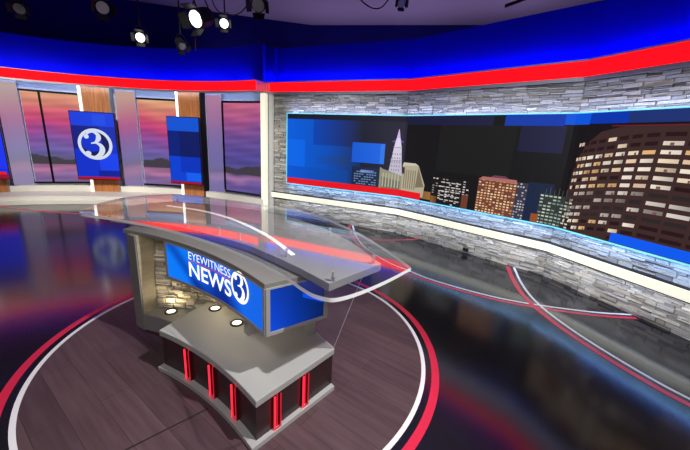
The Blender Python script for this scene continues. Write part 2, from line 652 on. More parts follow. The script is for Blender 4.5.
def window(n, d0, d1, tab, mull, label):
    z0, z1 = 0.45, 2.78
    fr = MB()
    t = 0.14
    fr.ribbon(arc(d0 - t, d1 + t, 6.41, 16), arc(d0 - t, d1 + t, 6.5, 16), z1, z1 + 0.05)
    fr.ribbon(arc(d0 - t, d1 + t, 6.41, 16), arc(d0 - t, d1 + t, 6.5, 16), z0 - 0.04, z0)
    if n == 4:
        fr.ribbon(arc(d0 - t * 2, d0, 6.41, 2), arc(d0 - t * 2, d0, 6.5, 2), z0, z1)
    fr.ribbon(arc(d1, d1 + t, 6.41, 2), arc(d1, d1 + t, 6.5, 2), z0, z1)
    root = struct(fr.build('window_%d' % n, ['black_gloss']), label, 'window')
    pn = MB()
    print_panel(pn, d0, d1, 6.455, z0, z1, tab, nx=22, nz=90)
    pn.build('pane', ['backlit_print'], root)
    if mull is not None:
        mm = MB()
        mm.ribbon(arc(mull - 0.2, mull + 0.2, 6.42, 2), arc(mull - 0.2, mull + 0.2, 6.452, 2), z0, z1)
        mm.build('mullion', ['black_gloss'], root)
    return root


window(1, -50.6, -40.0, SUN, -46.9, 'sunset window beyond the left edge monitor')
window(2, -27.4, -15.9, SUN, -24.0, 'sunset window with black mullion, left of the numeral monitor')
window(3, -3.55, 7.2, SUN, None, 'sunset window between the two blue monitors')
window(4, 19.15, 31.2, SUN3, None, 'purple dusk window beside the white light column')


def fin(d0, d1, tab, label, mixc, f):
    b = MB()
    b.ribbon(arc(d0 + .12, d1, 6.42, 8), arc(d0 + .12, d1, 6.49, 8), PLAT + 0.16, 3.0)
    root = tag(b.build('backlit_panel', ['wall_paint']), label, 'panel', 'frosted backlit panels')
    pn = MB()
    print_panel(pn, d0 + 0.14, d1 - 0.05, 6.414, PLAT + 0.17, 2.97, tab, mixc=mixc, f=f, nx=8, nz=60, land=-1)
    pn.build('frosted_face', ['backlit_print'], root)


fin(-54.6, -50.9, SUN, 'frosted sunset panel far left beyond the monitors', (176, 172, 200), 0.5)
fin(-31.5, -27.7, SUN, 'frosted lavender panel right of the cropped left-edge monitor', (178, 174, 202), 0.6)
fin(-8.55, -3.85, SUN, 'frosted pink panel right of the monitor showing numeral 3', (170, 160, 198), 0.4)
fin(14.35, 18.85, SUN3, 'frosted purple panel right of the plain blue monitor', (168, 160, 204), 0.5)


def pillar(d, label):
    """d: bearing of the lit strip's left edge"""
    p = apos(d + 3.3, 6.2)
    root = thing('wooden_pillar', label, 'pillar', (p.x, p.y, PLAT), 'wood pillars behind the monitors')
    b = MB()
    b.ribbon(arc(d + 0.75, d + 6.55, 6.28, 6), arc(d + 0.75, d + 6.55, 6.49, 6), PLAT, 3.03)
    b.build('wood_cladding', ['warm_wood'], root)
    b = MB()
    b.ribbon(arc(d + 6.55, d + 6.8, 6.29, 1), arc(d + 6.55, d + 6.8, 6.49, 1), PLAT, 3.03)
    b.build('side_panel', ['dark_metal' if d > 0 else 'frame_grey'], root)
    b = MB()
    b.ribbon(arc(d + .1, d + 0.66, 6.27, 2), arc(d + .1, d + 0.66, 6.45, 2), PLAT, 3.03)
    tag(b.build('light_strip', ['lamp_strip'], root), 'glowing white vertical strip')


pillar(-38.8, 'wooden pillar cropped at the left edge of the picture')
pillar(-15.95, 'wooden pillar behind the monitor showing numeral 3')
pillar(7.0, 'wooden pillar behind the plain blue monitor')


# ---- the channel numeral: ring and serif 3 drawn in a unit square, mapped onto any surface
def stroke(pts, widths, n=10):
    q = catmull(pts, n)
    ww = catmull([(w, 0) for w in widths], n)
    out = []
    for k in range(len(q) - 1):
        quad = []
        for j in (k, k + 1):
            d = (q[min(j + 1, len(q) - 1)] - q[max(j - 1, 0)]).normalized()
            nn = Vector((-d.y, d.x))
            quad.append((q[j] + nn * ww[j].x / 2, q[j] - nn * ww[j].x / 2))
        out.append([quad[0][0], quad[0][1], quad[1][1], quad[1][0]])
    return out


def ellipse(cx, cy, rx, ry, n=20):
    return [Vector((cx + rx * cos(2 * pi * k / n), cy + ry * sin(2 * pi * k / n))) for k in range(n)]


def numeral():
    polys = []
    n = 56
    for k in range(n):
        a, b = 2 * pi * k / n, 2 * pi * (k + 1) / n
        polys.append([Vector((cos(t) * r, sin(t) * r)) for t, r in ((a, .815), (a, 1), (b, 1), (b, .815))])
    ring_n = len(polys)
    polys += stroke([(-.46, .36), (-.34, .60), (-.06, .70), (.18, .56), (.20, .32), (.02, .10), (-.22, .03)],
                    [.07, .09, .11, .21, .26, .12, .06])
    polys += stroke([(-.22, .03), (.06, .06), (.30, -.10), (.34, -.36), (.18, -.62), (-.12, -.76), (-.42, -.66)],
                    [.06, .10, .22, .30, .24, .11, .10])
    polys.append(ellipse(-.42, .42, .13, .13))
    polys.append(ellipse(-.43, -.56, .16, .14))
    return polys[:ring_n] + [[Vector((v.x * 1.10 + .0, v.y * 1.10 + .02)) for v in p] for p in polys[ring_n:]]


NUM = numeral()


def blue_blocks(mb, d0, d1, r, z0, z1, blocks):
    for (u0_, u1_, v0_, v1_, c, lift) in blocks:
        n = 6
        for i in range(n):
            a = d0 + (d1 - d0) * (u0_ + (u1_ - u0_) * i / n)
            b = d0 + (d1 - d0) * (u0_ + (u1_ - u0_) * (i + 1) / n)
            A, B = apos(a, r - lift), apos(b, r - lift)
            p, q = z0 + (z1 - z0) * v0_, z0 + (z1 - z0) * v1_
            mb.face([(*A, p), (*B, p), (*B, q), (*A, q)], 0, lin(c))


def monitor(d0, d1, label, blocks, logo):
    """portrait monitor, flat, hung on its pillar"""
    z0, z1 = 0.59, 2.345
    p = apos((d0 + d1) / 2, 6.06)
    root = thing('video_monitor', label, 'monitor', (p.x, p.y, z0), 'portrait monitors on the pillars')
    A, B = apos(d0, 6.0), apos(d1, 6.0)
    ax = (B - A).normalized()
    nn = Vector((ax.y, -ax.x))   # towards the room
    if nn.dot(AC - A) < 0:
        nn = -nn
    L = (B - A).length

    def P(u, v, off):
        q = A + ax * (u * L) + nn * off
        return (q.x, q.y, z0 + v * (z1 - z0))
    b = MB()
    h = [P(-.015, -.01, -.07), P(1.015, -.01, -.07), P(1.015, -.01, .0), P(-.015, -.01, .0)]
    t = [P(-.015, 1.01, -.07), P(1.015, 1.01, -.07), P(1.015, 1.01, .0), P(-.015, 1.01, .0)]
    b.hexa([h[0], h[3], h[2], h[1]], [t[0], t[3], t[2], t[1]])
    b.build('housing', ['black_gloss'], root)
    b = MB()
    h = [P(.35, .3, -.25), P(.65, .3, -.25), P(.65, .3, -.07), P(.35, .3, -.07)]
    t = [P(.35, .7, -.25), P(.65, .7, -.25), P(.65, .7, -.07), P(.35, .7, -.07)]
    b.hexa([h[0], h[3], h[2], h[1]], [t[0], t[3], t[2], t[1]])
    b.build('wall_mount', ['dark_metal'], root)
    b = MB()
    for (u0_, u1_, v0_, v1_, c, lift) in blocks:
        b.face([P(u0_, v0_, .003 + lift), P(u1_, v0_, .003 + lift), P(u1_, v1_, .003 + lift), P(u0_, v1_, .003 + lift)], 0, lin(c))
    b.build('display', ['screen'], root)
    if logo:
        b = MB()
        rad = 0.40
        b.face([P(.5 + rad * .9 * cos(2 * pi * k / 40), .535 + rad * .9 * sin(2 * pi * k / 40) * L / (z1 - z0), .0066) for k in range(40)], 0, lin((14, 20, 92)))
        b.face([P(.42 + .24 * cos(2 * pi * k / 30), .56 + .24 * sin(2 * pi * k / 30) * L / (z1 - z0), .0069) for k in range(30)], 0, lin((8, 50, 205)))
        for pl in NUM:
            b.face([P(.5 + rad * q.x, .535 + rad * q.y * L / (z1 - z0), .008) for q in pl], 0, lin((218, 226, 242)))
        tag(b.build('channel_logo', ['screen'], root), 'white numeral 3 in a ring')


B1 = [(0, 1, 0, 1, (8, 48, 205), 0), (0, 1, .80, 1, (16, 62, 225), .001), (0, .62, .46, .80, (12, 26, 128), .002), (.62, 1, .55, .80, (10, 44, 180), .002),
      (.55, 1, .11, .40, (20, 66, 240), .002), (.5, .8, .82, .97, (22, 74, 232), .002), (.5, 1, .05, .14, (8, 30, 150), .003), (0, 1, 0, .04, (176, 14, 38), .004)]
B2 = [(0, 1, 0, 1, (4, 54, 170), 0), (0, 1, .80, 1, (14, 84, 214), .001), (0, 1, .42, .80, (6, 34, 122), .002), (.36, 1, .42, .80, (8, 26, 100), .003),
      (0, 1, .04, .42, (6, 66, 212), .002), (.52, 1, .05, .18, (16, 96, 244), .003), (.36, 1, .18, .42, (4, 52, 190), .003), (0, 1, 0, .035, (160, 16, 36), .004)]
B0 = [(0, 1, 0, 1, (12, 44, 222), 0), (0, 1, .7, 1, (10, 34, 160), .001), (.3, 1, .14, .66, (24, 52, 245), .002), (0, .96, .06, .10, (235, 20, 40), .003), (0, 1, 0, .06, (150, 16, 44), .004)]
monitor(-40.3, -30.85, 'portrait monitor cut off by the left edge of the picture', B0, False)
monitor(-17.2, -7.45, 'portrait monitor showing a white ringed numeral 3 on blue', B1, True)
monitor(6.1, 15.05, 'portrait monitor with plain blue blocks and no numeral', B2, False)

# header band of the left wall
m = MB()
m.ribbon(arc(A0, 31.9, 6.14, 60), arc(A0, 31.9, 6.48, 60), 3.02, 3.262)
hd = struct(m.build('trim_1', ['silver_trim']), 'silver header carrying the left red light band', 'header')
m = MB()
m.ribbon(arc(A0, 31.85, 6.125, 60), arc(A0, 31.85, 6.14, 60), 3.04, 3.25)
tag(m.build('light_band', ['red_lens'], hd), 'glowing red band')
m = MB()
m.ribbon(arc(A0, 31.85, 6.11, 60), arc(A0, 31.85, 6.135, 60), 2.992, 3.03)
m.ribbon(arc(A0, 31.85, 6.11, 60), arc(A0, 31.85, 6.135, 60), 3.256, 3.266)
m.build('edge_molding', ['silver_trim'], hd)
m = MB()
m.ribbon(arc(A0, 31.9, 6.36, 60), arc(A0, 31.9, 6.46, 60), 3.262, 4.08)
struct(m.build('wall_upper_left', ['blue_cyc']), 'wall strip painted and lit blue above the left red band', 'wall')

# ------------------------------------------------------------------ right faceted stone wall
m = MB()
m.ribbon(wline(-0.13, S_END, -0.05), wline(-0.13, S_END, -0.17), 0.0, 3.03)
wr = struct(m.build('wall_right', ['wall_paint']), 'faceted wall clad in grey ledger stone around the video wall', 'wall')


def stone_color(rng, warm=0.0):
    k = rng.choice([0.8, 0.9, 0.96, 1.0, 1.05, 1.1])
    t = rng.random()
    base = (188 + 10 * t + warm * 16, 186 + 4 * t + warm * 4, 182 - 10 * t - warm * 22)
    return lin(tuple(max(20, min(235, x * k)) for x in base))


def stones(mb, pos, s0, s1, z0, z1, rh, lmin, lmax, dmin, dmax, rng, breaks=(), warm=0.0):
    z = z0
    while z < z1 - 1e-4:
        h = min(rh * rng.uniform(0.75, 1.3), z1 - z)
        if z1 - (z + h) < rh * 0.4:
            h = z1 - z
        s = s0
        while s < s1 - 1e-4:
            L = rng.uniform(lmin, lmax)
            e = min(s + L, s1)
            if s1 - e < lmin * 0.5:
                e = s1
            for bk in breaks:
                if s + 1e-4 < bk < e + lmin * 0.4:
                    e = bk
            # long stones are sometimes two thin ones stacked
            parts = [(z, z + h)] if rng.random() < 0.6 else [(z, z + h * 0.48), (z + h * 0.52, z + h)]
            for (za, zb) in parts:
                d = rng.uniform(dmin, dmax)
                d2 = d + rng.uniform(-0.006, 0.006)
                g = 0.0025
                a, b = pos(s + g, 0), pos(e - g, 0)
                a1, b1 = pos(s + g * 2, d), pos(e - g * 2, d2)
                tilt = rng.uniform(-0.006, 0.006)
                lo = [(a.x, a.y, za + .002), (a1.x, a1.y, za + .004), (b1.x, b1.y, za + .004 + tilt), (b.x, b.y, za + .002)]
                hi = [(a.x, a.y, zb - .001), (a1.x, a1.y, zb - .004), (b1.x, b1.y, zb - .004 + tilt), (b.x, b.y, zb - .001)]
                mb.hexa(lo, hi, 0, stone_color(rng, warm))
            s = e
        z += h


rng = random.Random(3)
m = MB()


def wp(s, off):
    return wpos(s, -0.055 + off)


BK = CUM[1:3]
stones(m, wp, -0.02, S_END, 0.0, 0.42, 0.044, 0.09, 0.32, 0.026, 0.056, rng, BK)
stones(m, wp, -0.02, S_END, 0.585, 0.84, 0.044, 0.09, 0.32, 0.026, 0.056, rng, BK)
stones(m, wp, -0.02, S_END, 2.565, 3.0, 0.044, 0.09, 0.32, 0.026, 0.056, rng, BK)
stones(m, wp, -0.02, 0.385, 0.84, 2.565, 0.052, 0.12, 0.3, 0.022, 0.062, rng)
st = m.build('stone_cladding', ['stone'], wr)

# small black inlet in the stone
d, n_ = wall_dir(1)
p = wpos(5.05, 0.02)
m = MB()
m.box((p.x, p.y, 0.085), (0.1, 0.03, 0.05), atan2(d.y, d.x))
tag(m.build('wall_socket', ['black_matte']), 'small black socket low in the stone wall', 'socket')

# ledge light
m = MB()
m.ribbon(wline(-0.06, S_END, 0.055), wline(-0.06, S_END, -0.05), 0.425, 0.585)
lg = tag(m.build('ledge_light', ['dark_metal']), 'long cream light band along the stone wall below the video wall', 'light')
m = MB()
m.ribbon(wline(-0.055, S_END, 0.062), wline(-0.055, S_END, 0.054), 0.442, 0.570)
tag(m.build('diffuser', ['lamp_cream'], lg), 'glowing cream face')

# silver return between the column and the stone
m = MB()
m.ribbon(wline(-0.20, -0.025, 0.0), wline(-0.20, -0.025, -0.12), 0.0, 3.03)
struct(m.build('trim_2', ['silver_trim'], bevel=0.005), 'narrow silver return beside the white light column', 'trim')

# red header of the right wall
m = MB()
m.ribbon(wline(-0.13, S_END, 0.04), wline(-0.13, S_END, -0.17), 3.02, 3.262)
hd = struct(m.build('trim_3', ['silver_trim']), 'silver header carrying the right red light band', 'header')
m = MB()
m.ribbon(wline(-0.10, S_END, 0.052), wline(-0.10, S_END, 0.04), 3.045, 3.245)
tag(m.build('light_band', ['red_lens'], hd), 'glowing red band')
m = MB()
m.ribbon(wline(-0.13, S_END, 0.062), wline(-0.13, S_END, 0.04), 2.985, 3.034)
m.ribbon(wline(-0.13, S_END, 0.062), wline(-0.13, S_END, 0.04), 3.254, 3.272)
m.build('edge_molding', ['silver_trim'], hd)
m = MB()
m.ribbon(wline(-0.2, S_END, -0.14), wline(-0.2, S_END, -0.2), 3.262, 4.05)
struct(m.build('wall_upper_right', ['blue_cyc']), 'wall strip painted and lit blue above the right red band', 'wall')
# joint of the two headers above the column
q = wpos(-0.155, 0.0)
m = MB()
m.box((q.x - 0.02, q.y + 0.02, 3.14), (0.14, 0.16, 0.25), R_(-24))
m2 = MB()
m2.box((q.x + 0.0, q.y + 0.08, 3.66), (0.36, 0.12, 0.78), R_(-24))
struct(m2.build('wall_upper_corner', ['blue_cyc']), 'blue painted and lit corner where the two upper wall strips meet', 'wall')
jt = struct(m.build('trim_4', ['silver_trim']), 'corner post joining the two red headers above the column', 'trim')
m = MB()
d0, n0 = wall_dir(0)
for k in (-0.045, 0.025):
    c = q + n0 * 0.075 + d0 * k
    m.box((c.x - 0.02, c.y + 0.02, 3.14), (0.035, 0.012, 0.2), R_(-24))
m.build('light_band', ['red_lens'], jt)

# ------------------------------------------------------------------ white light column
c = Vector((-2.13, 8.555))
root = thing('light_column', 'tall white glowing column where the two walls meet', 'column', (c.x, c.y, 0))
m = MB()
m.box((c.x, c.y, 1.55), (0.14, 0.15, 2.92), R_(-24))
m.build('shaft', ['lamp_cream'], root, bevel=0.03)
m = MB()
m.box((c.x, c.y, 0.05), (0.17, 0.18, 0.1), R_(-24))
m.build('base', ['silver_trim'], root, bevel=0.01)
m = MB()
m.box((c.x, c.y, 3.015), (0.16, 0.17, 0.03), R_(-24))
m.build('cap', ['silver_trim'], root)

# ------------------------------------------------------------------ video wall
ZB, ZT = 0.856, 2.545
S0 = 0.41
m = MB()
m.ribbon(wline(S0, S_END, 0.03), wline(S0, S_END, -0.05), ZB, ZT)
vw = tag(m.build('video_wall', ['black_matte']), 'long faceted video wall showing a night city skyline', 'screen')
m = MB()
m.ribbon(wline(S0 - 0.02, S_END, 0.05), wline(S0 - 0.02, S_END, -0.05), ZT, ZT + 0.018)
m.ribbon(wline(S0 - 0.02, S_END, 0.05), wline(S0 - 0.02, S_END, -0.05), ZB - 0.018, ZB)
m.ribbon(wline(S0 - 0.02, S0, 0.05), wline(S0 - 0.02, S0, -0.05), ZB, ZT)
tag(m.build('edge_light', ['led_cyan'], vw), 'thin cyan light edge')
SC = MB()
LAY = [0]


def sq(pts, cols, lift):
    """polygon on the screen in (s, z); split at the wall's bends"""
    lo, hi = min(p[0] for p in pts), max(p[0] for p in pts)
    cols = cols if isinstance(cols[0], (tuple, list)) else [cols] * len(pts)
    for b in BK:
        if lo + 1e-3 < b < hi - 1e-3:
            for side in (0, 1):
                out, oc = [], []
                for k in range(len(pts)):
                    p, q_, cp, cq = pts[k], pts[(k + 1) % len(pts)], cols[k], cols[(k + 1) % len(pts)]
                    inp = (p[0] <= b) if side == 0 else (p[0] >= b)
                    if inp:
                        out.append(p)
                        oc.append(cp)
                    if (p[0] - b) * (q_[0] - b) < 0:
                        t = (b - p[0]) / (q_[0] - p[0])
                        out.append((b, p[1] + (q_[1] - p[1]) * t))
                        oc.append(tuple(x + (y - x) * t for x, y in zip(cp, cq)))
                if len(out) > 2:
                    sq(out, oc, lift)
            return
    mid = (lo + hi) / 2
    P = []
    for s, z in pts:
        # stay on the facet the polygon belongs to
        s_ = s
        for b in BK:
            if abs(s - b) < 1e-6:
                s_ = b + (1e-6 if mid > b else -1e-6)
        v = wpos(s_, 0.032 + lift * 0.0006)
        P.append((v.x, v.y, z))
    SC.face(P, 0, [lin(c_) for c_ in cols])


def rect(s0, s1, z0, z1, c_, lift, c2=None):
    if c2 is None:
        sq([(s0, z0), (s1, z0), (s1, z1), (s0, z1)], c_, lift)
    else:
        sq([(s0, z0), (s1, z0), (s1, z1), (s0, z1)], [c_, c2, c2, c_], lift)


# night sky
rect(S0, 3.42, ZB, ZT, (34, 32, 40), 0)
rect(3.42, 6.45, ZB, ZT, (24, 23, 24), 0)
rect(6.45, S_END, ZB, ZT, (22, 18, 20), 0)
rect(2.4, 3.42, ZB, ZT - .1, (30, 34, 52), 1, (46, 42, 58))
# blue glow at the left end
rect(S0, 1.5, 1.0, 2.43, (6, 96, 226), 1, (12, 82, 190))
rect(1.5, 2.4, 1.0, 2.43, (12, 82, 190), 1, (30, 46, 92))
rect(1.15, 2.4, 1.85, 2.43, (10, 70, 180), 2, (34, 36, 52))
rect(S0, 0.92, 1.17, 1.95, (10, 104, 234), 2)
rect(S0, 2.1, 1.0, 1.3, (8, 88, 216), 3, (18, 70, 150))
rect(1.25, 2.1, 1.40, 1.62, (16, 82, 190), 3, (34, 62, 116))
rect(S0, 3.42, 2.43, ZT, (26, 28, 46), 3, (34, 30, 44))
rect(2.18, 2.96, 1.52, 1.96, (24, 92, 214), 4, (34, 104, 232))
rect(2.86, 2.96, 1.53, 1.95, (52, 124, 236), 5)
# low blue building
rect(2.2, 2.86, 0.95, 1.42, (28, 42, 74), 4, (36, 46, 70))
for k in range(6):
    z = 1.03 + k * 0.055
    for j in range(9):
        if (k * 7 + j * 3) % 5:
            s = 2.26 + j * 0.062
            rect(s, s + 0.045, z, z + 0.022, (120, 146, 190), 5)
rect(2.42, 2.74, 1.30, 1.36, (130, 156, 214), 6, (90, 120, 190))
# pale tower
sq([(3.07, 1.3), (3.40, 1.3), (3.355, 1.62), (3.12, 1.62)], (196, 188, 206), 6)
sq([(3.12, 1.62), (3.355, 1.62), (3.33, 1.90), (3.16, 1.90)], (216, 208, 226), 6)
sq([(3.16, 1.90), (3.33, 1.90), (3.285, 2.10), (3.205, 2.10)], (226, 216, 240), 6)
sq([(3.205, 2.10), (3.285, 2.10), (3.25, 2.28), (3.24, 2.28)], (206, 190, 236), 6)
sq([(3.10, 2.02), (3.24, 1.98), (3.38, 2.02), (3.24, 2.09)], (96, 84, 150), 5)
for k in range(5):
    for j in range(4):
        s = 3.135 + j * 0.055
        rect(s, s + 0.02, 1.40 + k * 0.085, 1.44 + k * 0.085, (140, 130, 156), 7)
rect(3.10, 3.37, 1.62, 1.635, (150, 142, 168), 8)
rect(3.15, 3.34, 1.895, 1.91, (160, 150, 180), 8)
# church front and hall
sq([(2.88, 0.95), (3.40, 0.95), (3.40, 1.30), (3.20, 1.36), (2.95, 1.42), (2.88, 1.46)], (150, 148, 128), 7)
sq([(2.93, 1.0), (3.36, 1.0), (3.36, 1.18), (2.93, 1.26)], (108, 112, 104), 8)
for k in range(6):
    rect(2.95 + k * .07, 2.98 + k * .07, 1.03, 1.34, (186, 180, 150), 9)
sq([(3.40, 0.92), (3.97, 0.92), (3.99, 1.18), (3.80, 1.56), (3.40, 1.56)], (182, 172, 146), 7)
sq([(3.40, 1.53), (3.80, 1.56), (3.72, 1.60), (3.42, 1.60)], (206, 198, 182), 8)
sq([(3.76, 1.1), (3.97, 1.14), (3.80, 1.52)], (128, 116, 96), 8)
for k in range(6):
    rect(3.45 + k * .055, 3.475 + k * .055, 1.05, 1.45, (132, 122, 102), 9)
rect(3.39, 3.46, 1.36, 1.50, (64, 56, 54), 9)
rect(3.86, 4.15, 0.90, 1.06, (120, 84, 52), 6, (160, 110, 60))
# red ticker bar
rect(S0, 3.915, ZB + .005, 1.003, (238, 22, 32), 10)
rng = random.Random(11)


def tower_block(s0, s1, z0, z1, body, lights, rows, cols, p, lift, w=0.6, h=0.45):
    rect(s0, s1, z0, z1, body, lift)
    for k in range(rows):
        for j in range(cols):
            if rng.random() < p:
                a = s0 + (s1 - s0) * (j + (1 - w) / 2) / cols
                z = z0 + (z1 - z0) * (k + (1 - h) / 2) / rows
                c_ = rng.choice(lights)
                rect(a, a + (s1 - s0) * w / cols, z, z + (z1 - z0) * h / rows, c_, lift + 1)


tower_block(4.16, 4.95, ZB, 1.38, (30, 26, 26), [(196, 190, 186), (150, 140, 134), (226, 222, 216)], 11, 11, .42, 6)
for k in range(5):
    for a in (4.36, 4.47, 4.58, 4.69):
        rect(a, a + .085, 0.95 + k * .085, 0.968 + k * .085, (206, 202, 198), 8)
rect(4.16, 4.30, ZB, 1.0, (150, 96, 54), 9, (90, 60, 40))
rect(4.82, 4.95, ZB, 1.12, (110, 62, 44), 9)
tower_block(5.10, 5.76, ZB, 1.47, (112, 66, 54), [(250, 206, 150), (232, 170, 110), (255, 226, 182), (200, 140, 100)], 13, 11, .8, 6, .62, .5)
sq([(5.10, 1.44), (5.76, 1.44), (5.74, 1.50), (5.16, 1.50)], (176, 110, 104), 8)
sq([(5.30, 1.50), (5.62, 1.50), (5.55, 1.54), (5.36, 1.54)], (110, 66, 84), 8)
tower_block(5.76, 5.93, ZB, 1.47, (58, 58, 74), [(170, 170, 186), (210, 206, 206)], 13, 4, .6, 6)
rect(5.93, 6.3, ZB, 1.50, (26, 38, 66), 1, (30, 40, 66))
tower_block(6.13, 6.62, ZB, 1.34, (50, 58, 56), [(180, 196, 180), (130, 150, 140), (214, 220, 200)], 9, 8, .7, 6, .7, .4)
for k in range(6):
    rect(6.2 + k * .06, 6.206 + k * .06, 1.34, 1.42 + .03 * (k % 2), (90, 100, 100), 7)
rect(6.05, 6.16, ZB, 1.0, (150, 80, 40), 8)
# big round tower: rings of windows on a cylinder seen in elevation
SCN, RAD = 9.35, 2.85


def rz(s, z):
    return z - 0.17 * max(0.0, 1 - (s - 6.5) / 1.1) ** 1.6


def rs(th):
    return SCN - RAD * cos(th)


top = [(6.50, ZB), (S_END, ZB), (S_END, 2.375), (7.3, 2.372), (7.0, 2.352), (6.78, 2.29), (6.62, 2.12), (6.55, 1.93), (6.51, 1.7)]
SC2 = []
sq([(6.50, ZB), (6.51, 1.7), (6.55, 1.93), (6.62, 2.12), (6.78, 2.29), (7.0, 2.352), (7.3, 2.372), (S_END, 2.375), (S_END, ZB)], (62, 42, 40), 6)
rect(6.9, S_END, 2.36, 2.375, (104, 30, 42), 7)
TS = [6.53, 6.565, 6.61, 6.677, 6.785, 6.90, 7.03, 7.17, 7.32, 7.50, 7.73, 7.98, 8.26, 8.56, 8.88, 9.2]
for row in range(14):
    zc = 2.27 - row * 0.102
    grey = 7 <= row <= 10
    for k in range(len(TS) - 1):
        a, b = TS[k], TS[k] + (TS[k + 1] - TS[k]) * (.72 if k < 9 else .84)
        if b > S_END - .02:
            break
        z0_, z1_ = zc - 0.027, zc + 0.02
        q4 = [(a, rz(a, z0_)), (b, rz(b, z0_)), (b, rz(b, z1_)), (a, rz(a, z1_))]
        if min(p[1] for p in q4) < ZB + .01:
            continue
        lit = rng.random()
        pl = 0.12 if row < 1 else (.45 if row == 1 and k > 4 else (.12 if row == 1 else (0.93 if row < 7 else 0.55)))
        if lit < pl:
            base = rng.choice([(252, 228, 196), (250, 214, 178), (255, 240, 222), (240, 190, 130)]) if not grey else rng.choice([(196, 184, 176), (226, 214, 204), (150, 140, 134)])
            f_ = rng.uniform(.86, 1.0)
            base = tuple(x_ * f_ for x_ in base)
            g_ = rng.uniform(.7, 1)
            sq(q4, [base, tuple(x_ * g_ for x_ in base), tuple(x_ * g_ for x_ in base), base], 8)
            if rng.random() < .5:
                e = a + (b - a) * rng.uniform(.2, .7)
                w_ = (b - a) * rng.uniform(.08, .25)
                sq([(e, rz(e, z0_)), (e + w_, rz(e, z0_)), (e + w_, rz(e, z0_ + .03)), (e, rz(e, z0_ + .03))], (120, 84, 70), 9)
        else:
            sq(q4, (44, 38, 40) if grey else (40, 20, 22), 8)
# coloured strips along the top edge
rect(3.42, 5.2, 2.37, ZT, (28, 30, 60), 9, (34, 34, 66))
rect(5.39, 6.26, 2.372, ZT, (22, 62, 168), 9, (16, 58, 176))
rect(6.26, 6.60, 2.39, ZT, (6, 86, 222), 9)
rect(6.60, 7.07, 2.40, ZT, (4, 54, 176), 9)
rect(7.07, S_END, 2.40, ZT, (30, 50, 116), 9, (40, 56, 120))
rect(5.66, 6.30, 1.97, 2.37, (32, 31, 58), 2, (37, 36, 68))
rect(4.2, 5.6, 1.5, 2.37, (30, 29, 29), 2)
# blue ticker bar
rect(7.215, S_END, ZB + .01, 0.99, (10, 92, 244), 10)
SC.build('skyline_picture', ['screen'], vw)

# ------------------------------------------------------------------ anchor desk
desk = thing('anchor_desk', 'curved grey news desk with clear top and blue lettered screen', 'desk', (-0.9, 2.6, 0))


def darc(c, r, a0, a1, n=24):
    """plan arc; angles are bearings in degrees from +Y towards +X"""
    return [Vector((c[0] + r * sin(R_(a0 + (a1 - a0) * k / n)), c[1] + r * cos(R_(a0 + (a1 - a0) * k / n)))) for k in range(n + 1)]


def bearing(c, p):
    return math.degrees(atan2(p[0] - c[0], p[1] - c[1]))


SC_ = (-2.79, -0.504)
L_, C_, RT = Vector((-1.505, 2.418)), Vector((-0.494, 1.708)), Vector((-0.016, 2.299))
BK_ = Vector((-0.27, 2.618))
sd = (RT - C_).normalized()          # along the right end
bd = (BK_ - RT).normalized()
b0, b1 = bearing(SC_, L_), bearing(SC_, C_)
# carcass behind everything
m = MB()
m.prism([(-1.84, 3.03), (-1.28, 3.03), (-0.95, 2.86), (-0.62, 2.68), (-0.30, 2.64), (-0.28, 3.05), (-1.0, 3.5), (-1.72, 3.42)], 0.0, 1.05)
m.build('carcass', ['desk_grey'], desk)
# lower counter
front = darc(SC_, 3.19, b0, b1)
m = MB()
m.prism([tuple(p) for p in front] + [tuple(RT), tuple(BK_), (-0.32, 2.66), (-0.62, 2.70), (-0.95, 2.88), (-1.28, 3.035)], 0.313, 0.367)
m.build('lower_counter', ['slab_grey'], desk, bevel=0.006)
# dark plinth panels and grey kerb
inn = darc(SC_, 3.2, b0 + 0.35, b1 - 0.35)
e0 = C_ + sd * 0.07 + bd * 0.06
m = MB()
m.prism([tuple(p) for p in inn] + [tuple(RT + bd * 0.01 - sd * 0.012), tuple(BK_ - sd * 0.02), (-0.40, 2.66), (-1.0, 2.86), (-1.36, 2.80)], 0.0, 0.313)
m.build('plinth', ['base_dark'], desk)
m = MB()
co = darc(SC_, 3.148, b0 + 0.05, b1 + 0.35)
ci = darc(SC_, 3.21, b0 + 0.1, b1 - 0.4)
m.ribbon(co, ci, 0.0, 0.036)
p0, p1 = co[-1], RT - bd * 0.034 - sd * 0.012
q0, q1 = p0 + bd * 0.06, p1 + bd * 0.06
m.prism([tuple(p0), tuple(p1), tuple(q1), tuple(q0)], 0.0, 0.0359)
m.build('kerb', ['slab_grey'], desk)
# raised ledge at the left, with the pillar
m = MB()
m.prism([(-1.885, 2.81), (-1.70, 2.755), (-1.46, 2.66), (-1.25, 2.6), (-1.25, 3.0), (-1.815, 2.99)], 0.10, 0.27)
m.build('side_ledge', ['desk_grey'], desk, bevel=0.005)
m = MB()
m.prism([(-1.88, 2.815), (-1.72, 3.22), (-1.86, 3.30), (-2.0, 2.885)], 0.10, 1.0549)
m.build('end_post', ['brushed'], desk, bevel=0.004)
m = MB()
m.prism([(-1.880, 2.808), (-2.003, 2.880), (-2.008, 2.874), (-1.885, 2.800)], 0.098, 1.0545)
tag(m.build('front_trim', ['desk_grey'], desk), 'grey front edge of the post')
# stone backsplash
pb = [Vector((-1.815, 2.975)), Vector((-1.28, 2.955)), Vector((-0.95, 2.80)), Vector((-0.62, 2.62))]
pl_ = [0]
for i in range(3):
    pl_.append(pl_[-1] + (pb[i + 1] - pb[i]).length)


def bpos(s, off):
    i = 0
    while i < 2 and s > pl_[i + 1]:
        i += 1
    d = (pb[i + 1] - pb[i]).normalized()
    nn = Vector((d.y, -d.x))
    return pb[i] + d * (s - pl_[i]) + nn * (off - 0.02)


